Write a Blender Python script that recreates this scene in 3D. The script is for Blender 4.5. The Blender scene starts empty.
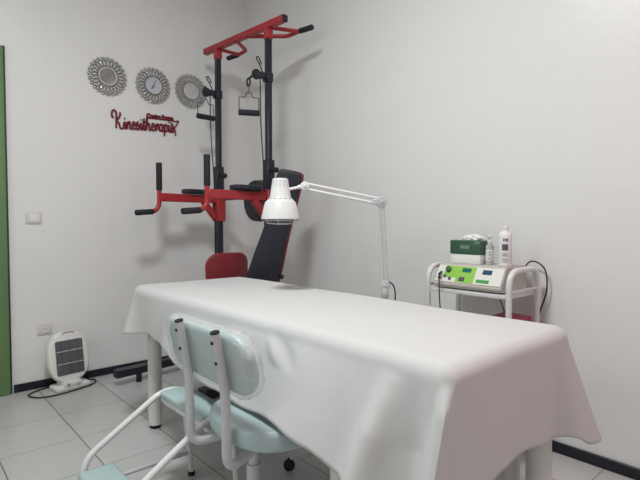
import bpy, bmesh, math, random
from mathutils import Vector, Matrix
PI = math.pi
scene = bpy.context.scene
C = scene.collection
random.seed(7)

# ------------------------------------------------------------------ materials
def mat(name, col, rough=.5, metal=0., trans=0., alpha=1., spec=.5, bump=0., bscale=40., var=0., vscale=6., coat=0., ior=1.45):
    m = bpy.data.materials.new(name); m.use_nodes = True
    nt = m.node_tree; b = nt.nodes['Principled BSDF']
    b.inputs['Base Color'].default_value = (*col, 1)
    b.inputs['Roughness'].default_value = rough
    b.inputs['Metallic'].default_value = metal
    b.inputs['Transmission Weight'].default_value = trans
    b.inputs['Alpha'].default_value = alpha
    b.inputs['Specular IOR Level'].default_value = spec
    b.inputs['Coat Weight'].default_value = coat
    b.inputs['IOR'].default_value = ior
    tc = nt.nodes.new('ShaderNodeTexCoord')
    if bump:
        n = nt.nodes.new('ShaderNodeTexNoise'); n.inputs['Scale'].default_value = bscale; n.inputs['Detail'].default_value = 4
        bp = nt.nodes.new('ShaderNodeBump'); bp.inputs['Strength'].default_value = bump; bp.inputs['Distance'].default_value = .01
        nt.links.new(tc.outputs['Object'], n.inputs['Vector'])
        nt.links.new(n.outputs['Fac'], bp.inputs['Height']); nt.links.new(bp.outputs['Normal'], b.inputs['Normal'])
    if var:
        n = nt.nodes.new('ShaderNodeTexNoise'); n.inputs['Scale'].default_value = vscale; n.inputs['Detail'].default_value = 3
        mx = nt.nodes.new('ShaderNodeMix'); mx.data_type = 'RGBA'
        mx.inputs['A'].default_value = (*[c*(1-var) for c in col], 1); mx.inputs['B'].default_value = (*[min(1, c*(1+var)) for c in col], 1)
        nt.links.new(tc.outputs['Object'], n.inputs['Vector']); nt.links.new(n.outputs['Fac'], mx.inputs['Factor'])
        nt.links.new(mx.outputs['Result'], b.inputs['Base Color'])
    return m

M = {}
M['wall'] = mat('wall_paint', (.79, .79, .785), .34, bump=.12, bscale=22, var=.015, vscale=3, spec=.4)
M['ceil'] = mat('ceiling_paint', (.80, .79, .78), .8)
M['base'] = mat('black_skirting_tile', (.012, .014, .022), .25)
M['green'] = mat('green_door_paint', (.13, .235, .10), .4, var=.08)
M['darkgreen'] = mat('dark_green_gap', (.03, .06, .03), .6)
M['cloth'] = mat('white_sheet', (.60, .605, .60), .85, bump=.25, bscale=9, spec=.2)
M['white'] = mat('white_enamel', (.72, .725, .72), .3)
M['leg'] = mat('white_leg_enamel', (.72, .71, .69), .35)
M['tube'] = mat('grey_white_tube', (.56, .56, .58), .35)
M['plastic'] = mat('white_plastic', (.78, .78, .75), .4)
M['ivory'] = mat('ivory_switch', (.66, .65, .61), .35)
M['grey'] = mat('grey_plastic', (.32, .31, .31), .5)
M['lgrey'] = mat('light_grey_metal', (.60, .60, .62), .35, metal=.3)
M['mint'] = mat('mint_vinyl', (.40, .52, .525), .38, bump=.15, bscale=30)
M['black'] = mat('black_powder_coat', (.012, .015, .026), .38, bump=.03)
M['foam'] = mat('black_foam', (.016, .018, .024), .75)
M['rubber'] = mat('black_rubber', (.015, .015, .016), .6)
M['red'] = mat('red_powder_coat', (.37, .027, .034), .38)
M['redp'] = mat('red_upholstery', (.26, .034, .045), .36)
M['vinyl'] = mat('black_vinyl', (.016, .019, .028), .45, bump=.1)
M['maroon'] = mat('dark_red_acrylic', (.17, .010, .022), .35)
M['silver'] = mat('silver_frame', (.30, .30, .295), .4, metal=.4)
M['bead'] = mat('silver_facets', (.78, .78, .77), .25, metal=.3)
M['mirror'] = mat('mirror_glass', (.62, .60, .61), .03, metal=1.)
M['face'] = mat('clock_face', (.55, .55, .64), .4)
M['chrome'] = mat('chrome', (.6, .6, .6), .15, metal=1.)
M['cable'] = mat('black_cable', (.012, .012, .012), .5)
M['film'] = mat('clear_plastic_film', (.9, .93, .94), .12, alpha=.28, bump=1.0, bscale=22, spec=.9)
M['grille'] = mat('dark_grille', (.10, .095, .11), .4, metal=.4)
M['glow'] = mat('heater_reflector', (.24, .23, .245), .3, metal=.5)
M['lime'] = mat('lime_panel', (.29, .60, .09), .4)
M['panel'] = mat('white_panel', (.78, .79, .75), .4)
M['beige'] = mat('beige_casing', (.55, .52, .47), .45)
M['lcd'] = mat('green_display', (.02, .16, .11), .2)
M['lcdb'] = mat('blue_display', (.03, .09, .15), .2)
M['led'] = mat('green_keys', (.06, .36, .07), .4)
M['gtissue'] = mat('green_translucent_lid', (.055, .14, .085), .15, trans=.25)
M['tissue'] = mat('white_tissue', (.85, .85, .83), .9)
M['card'] = mat('white_card', (.80, .81, .78), .5)
M['clear'] = mat('clear_bottle', (.86, .88, .88), .12, trans=.55)
M['label'] = mat('bottle_label', (.75, .74, .74), .5)
M['ink'] = mat('dark_print', (.10, .09, .11), .5)
M['pinkp'] = mat('pink_red_plastic', (.40, .05, .10), .4)
M['bulb'] = mat('infrared_bulb', (.30, .16, .10), .1)

def floor_mat():
    m = bpy.data.materials.new('floor_tiles'); m.use_nodes = True
    nt = m.node_tree; b = nt.nodes['Principled BSDF']; L = nt.links.new
    tc = nt.nodes.new('ShaderNodeTexCoord'); sx = nt.nodes.new('ShaderNodeSeparateXYZ'); L(tc.outputs['Object'], sx.inputs[0])
    def M_(op, a, bb=None):
        n = nt.nodes.new('ShaderNodeMath'); n.operation = op
        for i, v in enumerate((a, bb)):
            if v is None: continue
            if isinstance(v, (int, float)): n.inputs[i].default_value = v
            else: L(v, n.inputs[i])
        return n.outputs[0]
    fx = M_('DIVIDE', M_('SUBTRACT', sx.outputs[0], .669-.334*30), .334)
    fy = M_('DIVIDE', M_('SUBTRACT', sx.outputs[1], 2.521-.3635*30), .3635)
    def edge(f, w):
        fr = M_('FRACT', f); d = M_('MINIMUM', fr, M_('SUBTRACT', 1., fr)); return M_('LESS_THAN', d, w)
    g = M_('MAXIMUM', edge(fx, .008), edge(fy, .005))
    cmb = nt.nodes.new('ShaderNodeCombineXYZ'); L(M_('FLOOR', fx), cmb.inputs[0]); L(M_('FLOOR', fy), cmb.inputs[1])
    wn = nt.nodes.new('ShaderNodeTexWhiteNoise'); L(cmb.outputs[0], wn.inputs['Vector'])
    ns = nt.nodes.new('ShaderNodeTexNoise'); ns.inputs['Scale'].default_value = 5; L(tc.outputs['Object'], ns.inputs['Vector'])
    f = M_('ADD', M_('MULTIPLY', wn.outputs['Value'], .5), M_('MULTIPLY', ns.outputs['Fac'], .5))
    mx = nt.nodes.new('ShaderNodeMix'); mx.data_type = 'RGBA'; L(f, mx.inputs['Factor'])
    mx.inputs['A'].default_value = (.47, .475, .465, 1); mx.inputs['B'].default_value = (.53, .535, .525, 1)
    m2 = nt.nodes.new('ShaderNodeMix'); m2.data_type = 'RGBA'; L(g, m2.inputs['Factor']); L(mx.outputs['Result'], m2.inputs['A'])
    m2.inputs['B'].default_value = (.16, .16, .155, 1)
    L(m2.outputs['Result'], b.inputs['Base Color'])
    b.inputs['Roughness'].default_value = .28
    return m
M['floor'] = floor_mat()

# ------------------------------------------------------------------ mesh helpers
def V(*a): return Vector(a)
def box(bm, lo, hi, bev=0., seg=2, mtx=None):
    t = bmesh.new(); bmesh.ops.create_cube(t, size=1)
    s = [hi[i]-lo[i] for i in range(3)]; c = [(hi[i]+lo[i])/2 for i in range(3)]
    for v in t.verts: v.co = Vector([v.co[i]*s[i]+c[i] for i in range(3)])
    if bev: bmesh.ops.bevel(t, geom=t.edges[:], offset=bev, segments=seg, affect='EDGES', profile=.5)
    if mtx: bmesh.ops.transform(t, matrix=mtx, verts=t.verts)
    join(bm, t)
def join(bm, t):
    me = bpy.data.meshes.new('t'); t.to_mesh(me); t.free(); bm.from_mesh(me); bpy.data.meshes.remove(me)
def beam(bm, a, b, w, hgt, bev=.004):      # rectangular tube from a to b (w horizontal, hgt the other way)
    a = Vector(a); b = Vector(b); d = b-a; L = d.length; z = d.normalized()
    up = V(0, 0, 1) if abs(z.z) < .95 else V(0, 1, 0)
    x = up.cross(z).normalized(); y = z.cross(x)
    m = Matrix((x, y, z)).transposed().to_4x4(); m.translation = a
    box(bm, (-w/2, -hgt/2, 0), (w/2, hgt/2, L), bev, 1, m)
def smooth(pts, n=6, closed=False):
    P = [Vector(p) for p in pts]; out = []
    N = len(P)
    rng = range(N if closed else N-1)
    for i in rng:
        if closed: p0, p1, p2, p3 = P[i-1], P[i], P[(i+1) % N], P[(i+2) % N]
        else: p0, p1, p2, p3 = P[max(i-1, 0)], P[i], P[i+1], P[min(i+2, N-1)]
        for k in range(n):
            t = k/n
            out.append(.5*((2*p1)+(p2-p0)*t+(2*p0-5*p1+4*p2-p3)*t*t+(3*p1-p0-3*p2+p3)*t**3))
    if not closed: out.append(P[-1])
    return out
def fillet(pts, r, n=5):                    # polyline with rounded corners
    P = [Vector(p) for p in pts]; out = [P[0]]
    for i in range(1, len(P)-1):
        a = (P[i-1]-P[i]); b = (P[i+1]-P[i]); ra = min(r, a.length*.49, b.length*.49)
        A = P[i]+a.normalized()*ra; B = P[i]+b.normalized()*ra
        for k in range(n+1):
            t = k/n; out.append((1-t)**2*A+2*t*(1-t)*P[i]+t*t*B)
    out.append(P[-1]); return out
def tube(bm, pts, r, seg=10, closed=False, cap=True, sq=1.):
    P = [Vector(p) for p in pts]; N = len(P); rings = []
    prev = None
    for i in range(N):
        if closed: d = P[(i+1) % N]-P[i-1]
        else: d = P[min(i+1, N-1)]-P[max(i-1, 0)]
        d.normalize()
        if prev is None:
            up = V(0, 0, 1) if abs(d.z) < .9 else V(0, 1, 0)
            x = up.cross(d).normalized()
        else:
            x = (prev-d*prev.dot(d)).normalized()
        prev = x; y = d.cross(x)
        rr = r[i] if isinstance(r, (list, tuple)) else r
        rings.append([bm.verts.new(P[i]+x*math.cos(2*PI*k/seg)*rr+y*math.sin(2*PI*k/seg)*rr*sq) for k in range(seg)])
    for i in range(N if closed else N-1):
        a, b = rings[i], rings[(i+1) % N]
        for k in range(seg): bm.faces.new((a[k], a[(k+1) % seg], b[(k+1) % seg], b[k]))
    if not closed and cap:
        bm.faces.new(rings[0][::-1]); bm.faces.new(rings[-1])
def cyl(bm, a, b, r, seg=24, bev=0.):
    a = Vector(a); b = Vector(b)
    if bev:
        d = (b-a).normalized()*bev
        tube(bm, [a, a+d*.3, a+d, b-d, b-d*.3, b], [r-bev, r-bev*.3, r, r, r-bev*.3, r-bev], seg)
    else: tube(bm, [a, b], r, seg)
def lathe(bm, prof, loc=(0, 0, 0), seg=32, mtx=None, cap=True):
    t = bmesh.new(); rings = []
    for (r, z) in prof:
        rings.append([t.verts.new((r*math.cos(2*PI*k/seg), r*math.sin(2*PI*k/seg), z)) for k in range(seg)])
    for a, b in zip(rings, rings[1:]):
        for k in range(seg): t.faces.new((a[k], a[(k+1) % seg], b[(k+1) % seg], b[k]))
    if cap:
        t.faces.new(rings[0][::-1]); t.faces.new(rings[-1])
    m = (mtx or Matrix.Identity(4)).copy()
    m = Matrix.Translation(Vector(loc)) @ m
    bmesh.ops.transform(t, matrix=m, verts=t.verts); join(bm, t)
def rrect(w, h, r, n=6):
    o = []
    for cx, cy, a0 in ((w/2-r, h/2-r, 0), (-w/2+r, h/2-r, 90), (-w/2+r, -h/2+r, 180), (w/2-r, -h/2+r, 270)):
        for k in range(n+1):
            a = math.radians(a0+90*k/n); o.append((cx+r*math.cos(a), cy+r*math.sin(a)))
    return o
def slab(bm, outline, th, bev=.005, mtx=None, seg=3):     # outline in XY, thickness along Z (0..th), rounded rims
    t = bmesh.new(); n = len(outline)
    cx = sum(p[0] for p in outline)/n; cy = sum(p[1] for p in outline)/n
    def ring(ins, z):
        r = []
        for i, (x, y) in enumerate(outline):
            px, py = outline[i-1]; qx, qy = outline[(i+1) % n]
            tx, ty = qx-px, qy-py; l = math.hypot(tx, ty) or 1
            nx, ny = ty/l, -tx/l
            if nx*(x-cx)+ny*(y-cy) < 0: nx, ny = -nx, -ny
            r.append(t.verts.new((x-nx*ins, y-ny*ins, z)))
        return r
    rs = []
    for k in range(seg+1):
        a = PI/2*k/seg; rs.append(ring(bev*(1-math.sin(a)), bev*(1-math.cos(a))))
    for k in range(seg+1):
        a = PI/2*(1-k/seg); rs.append(ring(bev*(1-math.sin(a)), th-bev*(1-math.cos(a))))
    for a, b in zip(rs, rs[1:]):
        for i in range(n): t.faces.new((a[i], a[(i+1) % n], b[(i+1) % n], b[i]))
    t.faces.new(rs[0][::-1]); t.faces.new(rs[-1])
    if mtx: bmesh.ops.transform(t, matrix=mtx, verts=t.verts)
    join(bm, t)
def frame(o, x, y, z):
    m = Matrix((Vector(x).normalized(), Vector(y).normalized(), Vector(z).normalized())).transposed().to_4x4()
    m.translation = Vector(o); return m

ROOTW = {}
def obj(name, bm, material, parent=None, sm=True, loc=None):
    bmesh.ops.recalc_face_normals(bm, faces=bm.faces[:])
    me = bpy.data.meshes.new(name)
    if parent is not None:
        r = parent
        while r.parent: r = r.parent
        off = ROOTW.get(r.name)
        if off is not None: bmesh.ops.translate(bm, verts=bm.verts[:], vec=-off)
    elif loc is None:
        xs = [v.co for v in bm.verts]
        loc = Vector(((min(v.x for v in xs)+max(v.x for v in xs))/2, (min(v.y for v in xs)+max(v.y for v in xs))/2, min(v.z for v in xs)))
        bmesh.ops.translate(bm, verts=bm.verts[:], vec=-loc)
    bm.to_mesh(me); bm.free()
    me.materials.append(material)
    if sm:
        for p in me.polygons: p.use_smooth = True
        me.set_sharp_from_angle(angle=math.radians(38))
    o = bpy.data.objects.new(name, me); C.objects.link(o)
    if parent is not None: o.parent = parent
    else:
        o.location = loc; ROOTW[o.name] = Vector(loc)
    return o
def thing(name, label, cat, loc, rz=0., group=None, local=False):
    o = bpy.data.objects.new(name, None); C.objects.link(o); o.empty_display_size = .05
    o.location = loc; o.rotation_euler = (0, 0, rz); o['label'] = label; o['category'] = cat
    if group: o['group'] = group
    ROOTW[o.name] = None if local else Vector(loc)
    return o
def tag(o, label, cat, group=None):
    o['label'] = label; o['category'] = cat
    if group: o['group'] = group
    return o
def B(): return bmesh.new()
def struct(name, lo, hi, m, bev=0.):
    b = B(); box(b, lo, hi, bev, 1)
    o = obj(name, b, m, None, False, Vector((0, 0, 0))) if name != 'x' else None
    o['kind'] = 'structure'; return o
def dup(root, label=None, loc=None, rz=None):
    r = root.copy(); C.objects.link(r)
    if loc is not None: r.location = loc
    if rz is not None: r.rotation_euler = (0, 0, rz)
    if label: r['label'] = label
    for ch in list(root.children):
        c = ch.copy(); C.objects.link(c); c.parent = r
        for g in list(ch.children):
            d = g.copy(); C.objects.link(d); d.parent = c
    return r

# ------------------------------------------------------------------ room shell
XW, YW, ZC = 2.26, 3.458, 3.05
XL, YB = -1.7, -1.75
struct('floor', (XL-.1, YB-.1, -.08), (XW+.1, YW+.1, 0), M['floor'])
struct('ceiling', (XL-.1, YB-.1, ZC), (XW+.1, YW+.1, ZC+.08), M['ceil'])
struct('wall_back', (XL-.1, YW, 0), (XW+.1, YW+.1, ZC), M['wall'])
struct('wall_right', (XW, YB-.1, 0), (XW+.1, YW, ZC), M['wall'])
struct('wall_left', (XL-.1, YB, 0), (XL, YW, ZC), M['wall'])
struct('wall_front', (XL-.1, YB-.1, 0), (XW, YB, ZC), M['wall'])
struct('baseboard_back', (.545, YW-.012, 0), (XW, YW, .05), M['base'], .002)
struct('baseboard_right', (XW-.012, YB, 0), (XW, YW-.012, .05), M['base'], .002)
struct('baseboard_left', (XL, YB, 0), (XL+.012, YW-.012, .05), M['base'], .002)
struct('baseboard_front', (XL+.012, YB, 0), (XW-.012, YB+.012, .05), M['base'], .002)
# green door with its frame
d = thing('door_1', 'x', 'x', (.05, YW, 0)); del d['label']; del d['category']; d['kind'] = 'structure'
b = B(); box(b, (-.42, YW-.018, .006), (.455, YW-.001, 2.03), .003); o = obj('door_leaf', b, M['green'], d)
b = B(); box(b, (.46, YW-.03, 0), (.525, YW-.0005, 2.105), .003); box(b, (-.50, YW-.03, 0), (-.43, YW-.0005, 2.105), .003)
box(b, (-.43, YW-.03, 2.035), (.46, YW-.0005, 2.105), .003); obj('door_frame', b, M['green'], d)
b = B(); box(b, (.5255, YW-.014, 0), (.537, YW-.0005, 2.112), .001); obj('door_edge_strip', b, M['darkgreen'], d)
b = B(); tube(b, fillet([(.40, YW-.019, 1.0), (.40, YW-.06, 1.0), (.29, YW-.06, 1.0)], .015), .009); obj('door_handle', b, M['lgrey'], d)

# ------------------------------------------------------------------ wall switch and outlet
t = thing('light_switch', 'small ivory light switch on the white wall beside the green door', 'light switch', (.672, YW, 1.045))
b = B(); box(b, (.628, YW-.008, 1.045), (.716, YW-.0003, 1.117), .003); obj('switch_plate', b, M['ivory'], t)
b = B(); box(b, (.648, YW-.012, 1.056), (.706, YW-.008, 1.106), .002); obj('rocker', b, M['plastic'], t)
t = thing('power_outlet', 'ivory wall socket low on the wall just above the white heater', 'wall socket', (.72, YW, .337))
b = B(); box(b, (.678, YW-.008, .337), (.762, YW-.0003, .410), .003); obj('outlet_plate', b, M['ivory'], t)
b = B(); lathe(b, [(.021, 0), (.024, .003), (.024, .005)], (.722, YW-.0082, .374), 24, Matrix.Rotation(PI/2, 4, 'X')); obj('socket_well', b, M['leg'], t)
for dx in (-.009, .009):
    b = B(); cyl(b, (.722+dx, YW-.013, .374), (.722+dx, YW-.016, .374), .003, 8); obj('contact_hole', b, M['rubber'], t)

# ------------------------------------------------------------------ sunburst mirrors and clock
def sunburst(x, z, kind, name, label, cat):
    t = thing(name, label, cat, (x, YW, z), 0, 'round silver filigree wall decorations', local=True)
    # local: X right, Z up, -Y to the room
    b = B(); n = 24; b2 = B()
    for r, w in ((.062, .0045), (.080, .0022)):
        tube(b, [(r*math.cos(2*PI*k/48), -.010, r*math.sin(2*PI*k/48)) for k in range(48)], w, 6, closed=True)
    for i in range(n):
        a = 2*PI*i/n; ca, sa = math.cos(a), math.sin(a)
        def loop(rc, a1, b1, w, off=0., y=-.010):
            cc, ss = math.cos(a+off), math.sin(a+off)
            pts = [((rc+a1*math.cos(q))*cc-b1*math.sin(q)*ss, y, (rc+a1*math.cos(q))*ss+b1*math.sin(q)*cc) for q in [2*PI*j/12 for j in range(12)]]
            tube(b, pts, w, 5, closed=True)
        loop(.088, .022, .0085, .0021)
        loop(.112, .0085, .0095, .0020, PI/n)
        loop(.1215, .0080, .0085, .0022, 0, -.008)
        for rc, l_, w_, of in ((.088, .017, .0036, 0), (.112, .0055, .0050, PI/n), (.1225, .0042, .0042, 0)):
            cc, ss = math.cos(a+of), math.sin(a+of)
            tube(b2, [((rc-l_)*cc, -.011, (rc-l_)*ss), ((rc-l_*.6)*cc, -.012, (rc-l_*.6)*ss), ((rc+l_*.6)*cc, -.012, (rc+l_*.6)*ss), ((rc+l_)*cc, -.011, (rc+l_)*ss)], [w_*.4, w_, w_, w_*.4], 6)
        tube(b, [(.064*ca, -.009, .064*sa), (.114*ca, -.009, .114*sa)], .0014, 5)
    fo = obj('filigree_frame', b, M['silver'], t)
    tube(b2, [(.058*math.cos(2*PI*k/48), -.013, .058*math.sin(2*PI*k/48)) for k in range(48)], .0035, 6, closed=True)
    obj('silver_facets', b2, M['bead'], fo)
    b = B(); lathe(b, [(.060, 0), (.062, .003), (.060, .010)], (0, -.0005, 0), 48, Matrix.Rotation(PI/2, 4, 'X'))
    if kind == 'mirror': obj('mirror_glass', b, M['mirror'], t)
    else:
        obj('clock_face', b, M['face'], t)
        for k in range(12):
            b = B(); a = k*PI/6; cyl(b, (.050*math.sin(a), -.0105, .050*math.cos(a)), (.050*math.sin(a), -.0125, .050*math.cos(a)), .0022, 8); obj('hour_mark', b, M['grey'], t)
        b = B(); tube(b, [(-.006, -.0135, -.008), (.017, -.0135, .040)], .0018, 6); obj('minute_hand', b, M['ink'], t)
        b = B(); tube(b, [(.002, -.0165, .002), (-.017, -.0165, -.024)], .0036, 6); obj('hour_hand', b, M['ink'], t)
        b = B(); tube(b, [(.061*math.cos(2*PI*k/48), -.013, .061*math.sin(2*PI*k/48)) for k in range(48)], .003, 6, closed=True); obj('clock_rim', b, M['ink'], t)
    return t
sunburst(1.133, 2.050, 'mirror', 'wall_mirror', 'round silver filigree mirror nearest the door, left of the clock', 'mirror')
sunburst(1.452, 2.047, 'clock', 'wall_clock', 'round wall clock in silver filigree frame between two mirrors', 'clock')
sunburst(1.747, 2.060, 'mirror', 'wall_mirror', 'round silver filigree mirror partly behind the exercise tower cable handle', 'mirror')

# ------------------------------------------------------------------ lettering on the wall
def sign():
    t = thing('wall_sign', 'dark red cut-out lettering reading Kinesitherapie under the clock', 'wall sign', (1.40, YW, 1.68))
    G = {  # unit strokes, x-height 1
     'K': (2.0, [[(-.1, 1.3), (-.5, 1.5), (-.4, 2.15), (.1, 2.25), (.45, 1.9), (.45, 1.0), (.4, 0)], [(1.3, 2.1), (1.2, 1.6), (.55, .95), (1.0, .7), (1.3, .1), (1.7, 0), (1.9, .2)]]),
     'i': (.65, [[(0, .3), (.25, .95), (.25, .2), (.4, 0), (.65, .2)], [(.28, 1.3), (.32, 1.42)]]),
     'n': (1.15, [[(0, .3), (.2, .95), (.22, 0)], [(.22, .5), (.5, .95), (.75, .9), (.8, .2), (.95, 0), (1.15, .2)]]),
     'e': (.95, [[(0, .4), (.5, .55), (.7, .8), (.45, 1.0), (.18, .75), (.15, .3), (.4, 0), (.75, .1), (.95, .25)]]),
     's': (.85, [[(0, .3), (.3, 1.0), (.5, 1.0)], [(.35, .85), (.6, .4), (.4, 0), (.05, .1)], [(.4, 0), (.85, .2)]]),
     't': (.7, [[(0, .3), (.3, 1.3), (.3, 1.5), (.28, .2), (.45, 0), (.7, .2)], [(.0, 1.1), (.65, 1.15)]]),
     'h': (1.2, [[(0, .3), (.3, 1.3), (.25, 1.65), (.2, 0)], [(.22, .5), (.5, .95), (.78, .9), (.82, .2), (.95, 0), (1.2, .2)]]),
     'r': (.9, [[(0, .3), (.25, .95), (.25, 0)], [(.25, .6), (.5, .95), (.8, .9)], [(.8, .9), (.75, .3), (.9, .2)]]),
     'a': (1.05, [[(.75, .85), (.45, 1.0), (.12, .7), (.15, .2), (.4, 0), (.7, .25), (.78, .95), (.76, .2), (.85, 0), (1.05, .2)]]),
     'p': (1.05, [[(0, .3), (.25, .95), (.25, -.7)], [(.25, .7), (.55, 1.0), (.85, .75), (.8, .2), (.5, 0), (.27, .15)], [(.6, .0), (1.05, .2)]]),
    }
    s = .0425; sz = .056; x = 1.172; z0 = 1.708; slope = .06
    for ch in 'Kinesitherapie':
        w, st = G[ch]; sc = s*(.92 if ch != 'K' else .9); b = B()
        for q in st:
            pts = smooth([(x+px*sc*.82, YW-.005, z0+(x-1.17)*slope+pz*sz*(.92 if ch != 'K' else .95)) for px, pz in q], 4)
            tube(b, pts, .0068, 6)
        n = {'K': 'capital_letter'}.get(ch, 'letter')
        obj(n, b, M['maroon'], t)
        x += w*sc*.82
    # ribbon-like figure closing the word
    b = B()
    zz = z0+(x-1.17)*slope
    tube(b, smooth([(x-.028, YW-.006, zz+.065), (x-.008, YW-.006, zz+.040), (x+.008, YW-.006, zz+.0), (x+.008, YW-.006, zz-.030)], 5), .0055, 6)
    tube(b, smooth([(x-.028, YW-.006, zz-.012), (x-.003, YW-.006, zz+.02), (x+.022, YW-.006, zz+.062), (x+.034, YW-.006, zz+.085), (x+.006, YW-.006, zz+.078), (x-.024, YW-.006, zz+.083)], 5), .0048, 6)
    obj('ribbon_flourish', b, M['maroon'], t)
    # the small upper line on its bar
    cu = bpy.data.curves.new('small_line', 'FONT'); cu.body = 'Centre Benna'; cu.size = .040; cu.extrude = .003; cu.offset = .0042
    to = bpy.data.objects.new('tmp', cu); C.objects.link(to)
    bpy.context.view_layer.update()
    me = bpy.data.meshes.new_from_object(to); bpy.data.objects.remove(to)
    b = B(); b.from_mesh(me); bpy.data.meshes.remove(me)
    wd = max(v.co.x for v in b.verts)
    bmesh.ops.transform(b, matrix=frame((1.400, YW-.0055, 1.813), (1, 0, .03), (-.03, 0, 1), (0, -1, 0)) @ Matrix.Diagonal((.205/wd, 1.0, 1, 1)), verts=b.verts)
    tube(b, [(1.395, YW-.004, 1.810), (1.605, YW-.004, 1.816)], .0055, 6)
    obj('small_lettering', b, M['maroon'], t, False)
sign()

# ------------------------------------------------------------------ quartz heater
ht = thing('electric_heater', 'white portable quartz heater with rounded body on floor under the socket', 'heater', (.826, 3.350, 0), math.radians(9), None, True)
# local: X right, -Y front
def hm(th0): return None
lean = math.radians(9)
mt = Matrix.Translation((0, .0, .045)) @ Matrix.Rotation(-lean, 4, 'X') @ frame((0, 0, 0), (1, 0, 0), (0, 0, 1), (0, -1, 0))
out = []
for k in range(48):
    a = 2*PI*k/48; ca, sa = math.cos(a), math.sin(a)
    n_ = 2.6; x = .125*abs(ca)**(2/n_)*(1 if ca > 0 else -1); y = .155+.160*abs(sa)**(2/n_)*(1 if sa > 0 else -1)
    if y > .26: x *= .96
    out.append((x, y))
b = B(); slab(b, out, .055, .014, mt); hb = obj('heater_body', b, M['plastic'], ht)
b = B(); slab(b, [(p[0], p[1]+.150) for p in rrect(.168, .215, .012)], .003, .001, mt @ Matrix.Translation((0, 0, .0555))); obj('reflector', b, M['glow'], ht)
b = B()
for k in range(21):
    y = .048+k*.0102; tube(b, [mt @ V(-.082, y, .062), mt @ V(.082, y, .062)], .0011, 5)
for x in (-.05, 0, .05): tube(b, [mt @ V(x, .045, .063), mt @ V(x, .256, .063)], .0012, 5)
obj('wire_guard', b, M['grille'], ht)
for y in (.112, .19):
    b = B(); tube(b, [mt @ V(-.078, y, .0605), mt @ V(.078, y, .0605)], .0030, 10); obj('quartz_tube', b, M['lgrey'], ht)
b = B(); tube(b, smooth([mt @ V(-.035, .298, .057), mt @ V(-.03, .309, .060), mt @ V(0, .312, .061), mt @ V(.03, .309, .060), mt @ V(.035, .298, .057)], 4), .0042, 8); obj('carry_handle', b, M['ivory'], ht)
b = B(); box(b, (-.098, -.072, 0), (.112, .045, .030), .010, 3); box(b, (-.055, -.075, .022), (.055, .04, .056), .008, 2); obj('heater_base', b, M['plastic'], ht)
for x in (-.03, .028):
    b = B(); cyl(b, (x, -.076, .041), (x, -.085, .041), .008, 16, .002); obj('control_knob', b, M['grey'] if x < 0 else M['ivory'], ht)
# power cord lying on the floor
cp = [(.80, 3.42, .006), (.70, 3.400, .006), (.625, 3.335, .006), (.655, 3.255, .006), (.72, 3.228, .006), (.80, 3.232, .006), (.90, 3.258, .006), (.985, 3.300, .006), (1.02, 3.37, .006), (.985, 3.42, .006)]
b = B(); tube(b, smooth(cp, 8), .0045, 8); bmesh.ops.transform(b, matrix=(Matrix.Translation((.850, 3.352, 0)) @ Matrix.Rotation(math.radians(9), 4, 'Z')).inverted(), verts=b.verts); obj('power_cord', b, M['cable'], ht)

# ------------------------------------------------------------------ treatment table
X0, X1, Y0, Y1, ZT = .925, 1.545, .60, 2.45, .732
bt = thing('treatment_table', 'long white treatment table on thick round legs under the sheet', 'treatment table', (1.235, 1.52, 0))
b = B(); slab(b, [(p[0]+1.235, p[1]+1.525) for p in rrect(X1-X0-.05, Y1-Y0-.05, .04)], .06, .015, Matrix.Translation((0, 0, .664))); obj('mattress', b, M['mint'], bt)
b = B()
for y in (.68, 1.03, 2.37): beam(b, (.96, y, .64), (1.51, y, .64), .05, .045)
for x in (.965, 1.505): beam(b, (x, .64, .64), (x, 2.40, .64), .04, .045)
obj('frame', b, M['leg'], bt)
for x, y, r in ((.995, 2.39, .034), (1.475, 2.39, .034), (.985, 1.01, .034), (1.475, 1.03, .034), (1.487, .648, .0370), (1.515, .752, .030)):
    b = B(); cyl(b, (x, y, .02), (x, y, .655), r, 28); lg = obj('leg', b, M['leg'], bt)
    b = B(); cyl(b, (x, y, 0), (x, y, .022), r*.8, 20, .004); obj('rubber_foot', b, M['rubber'], lg)

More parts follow.
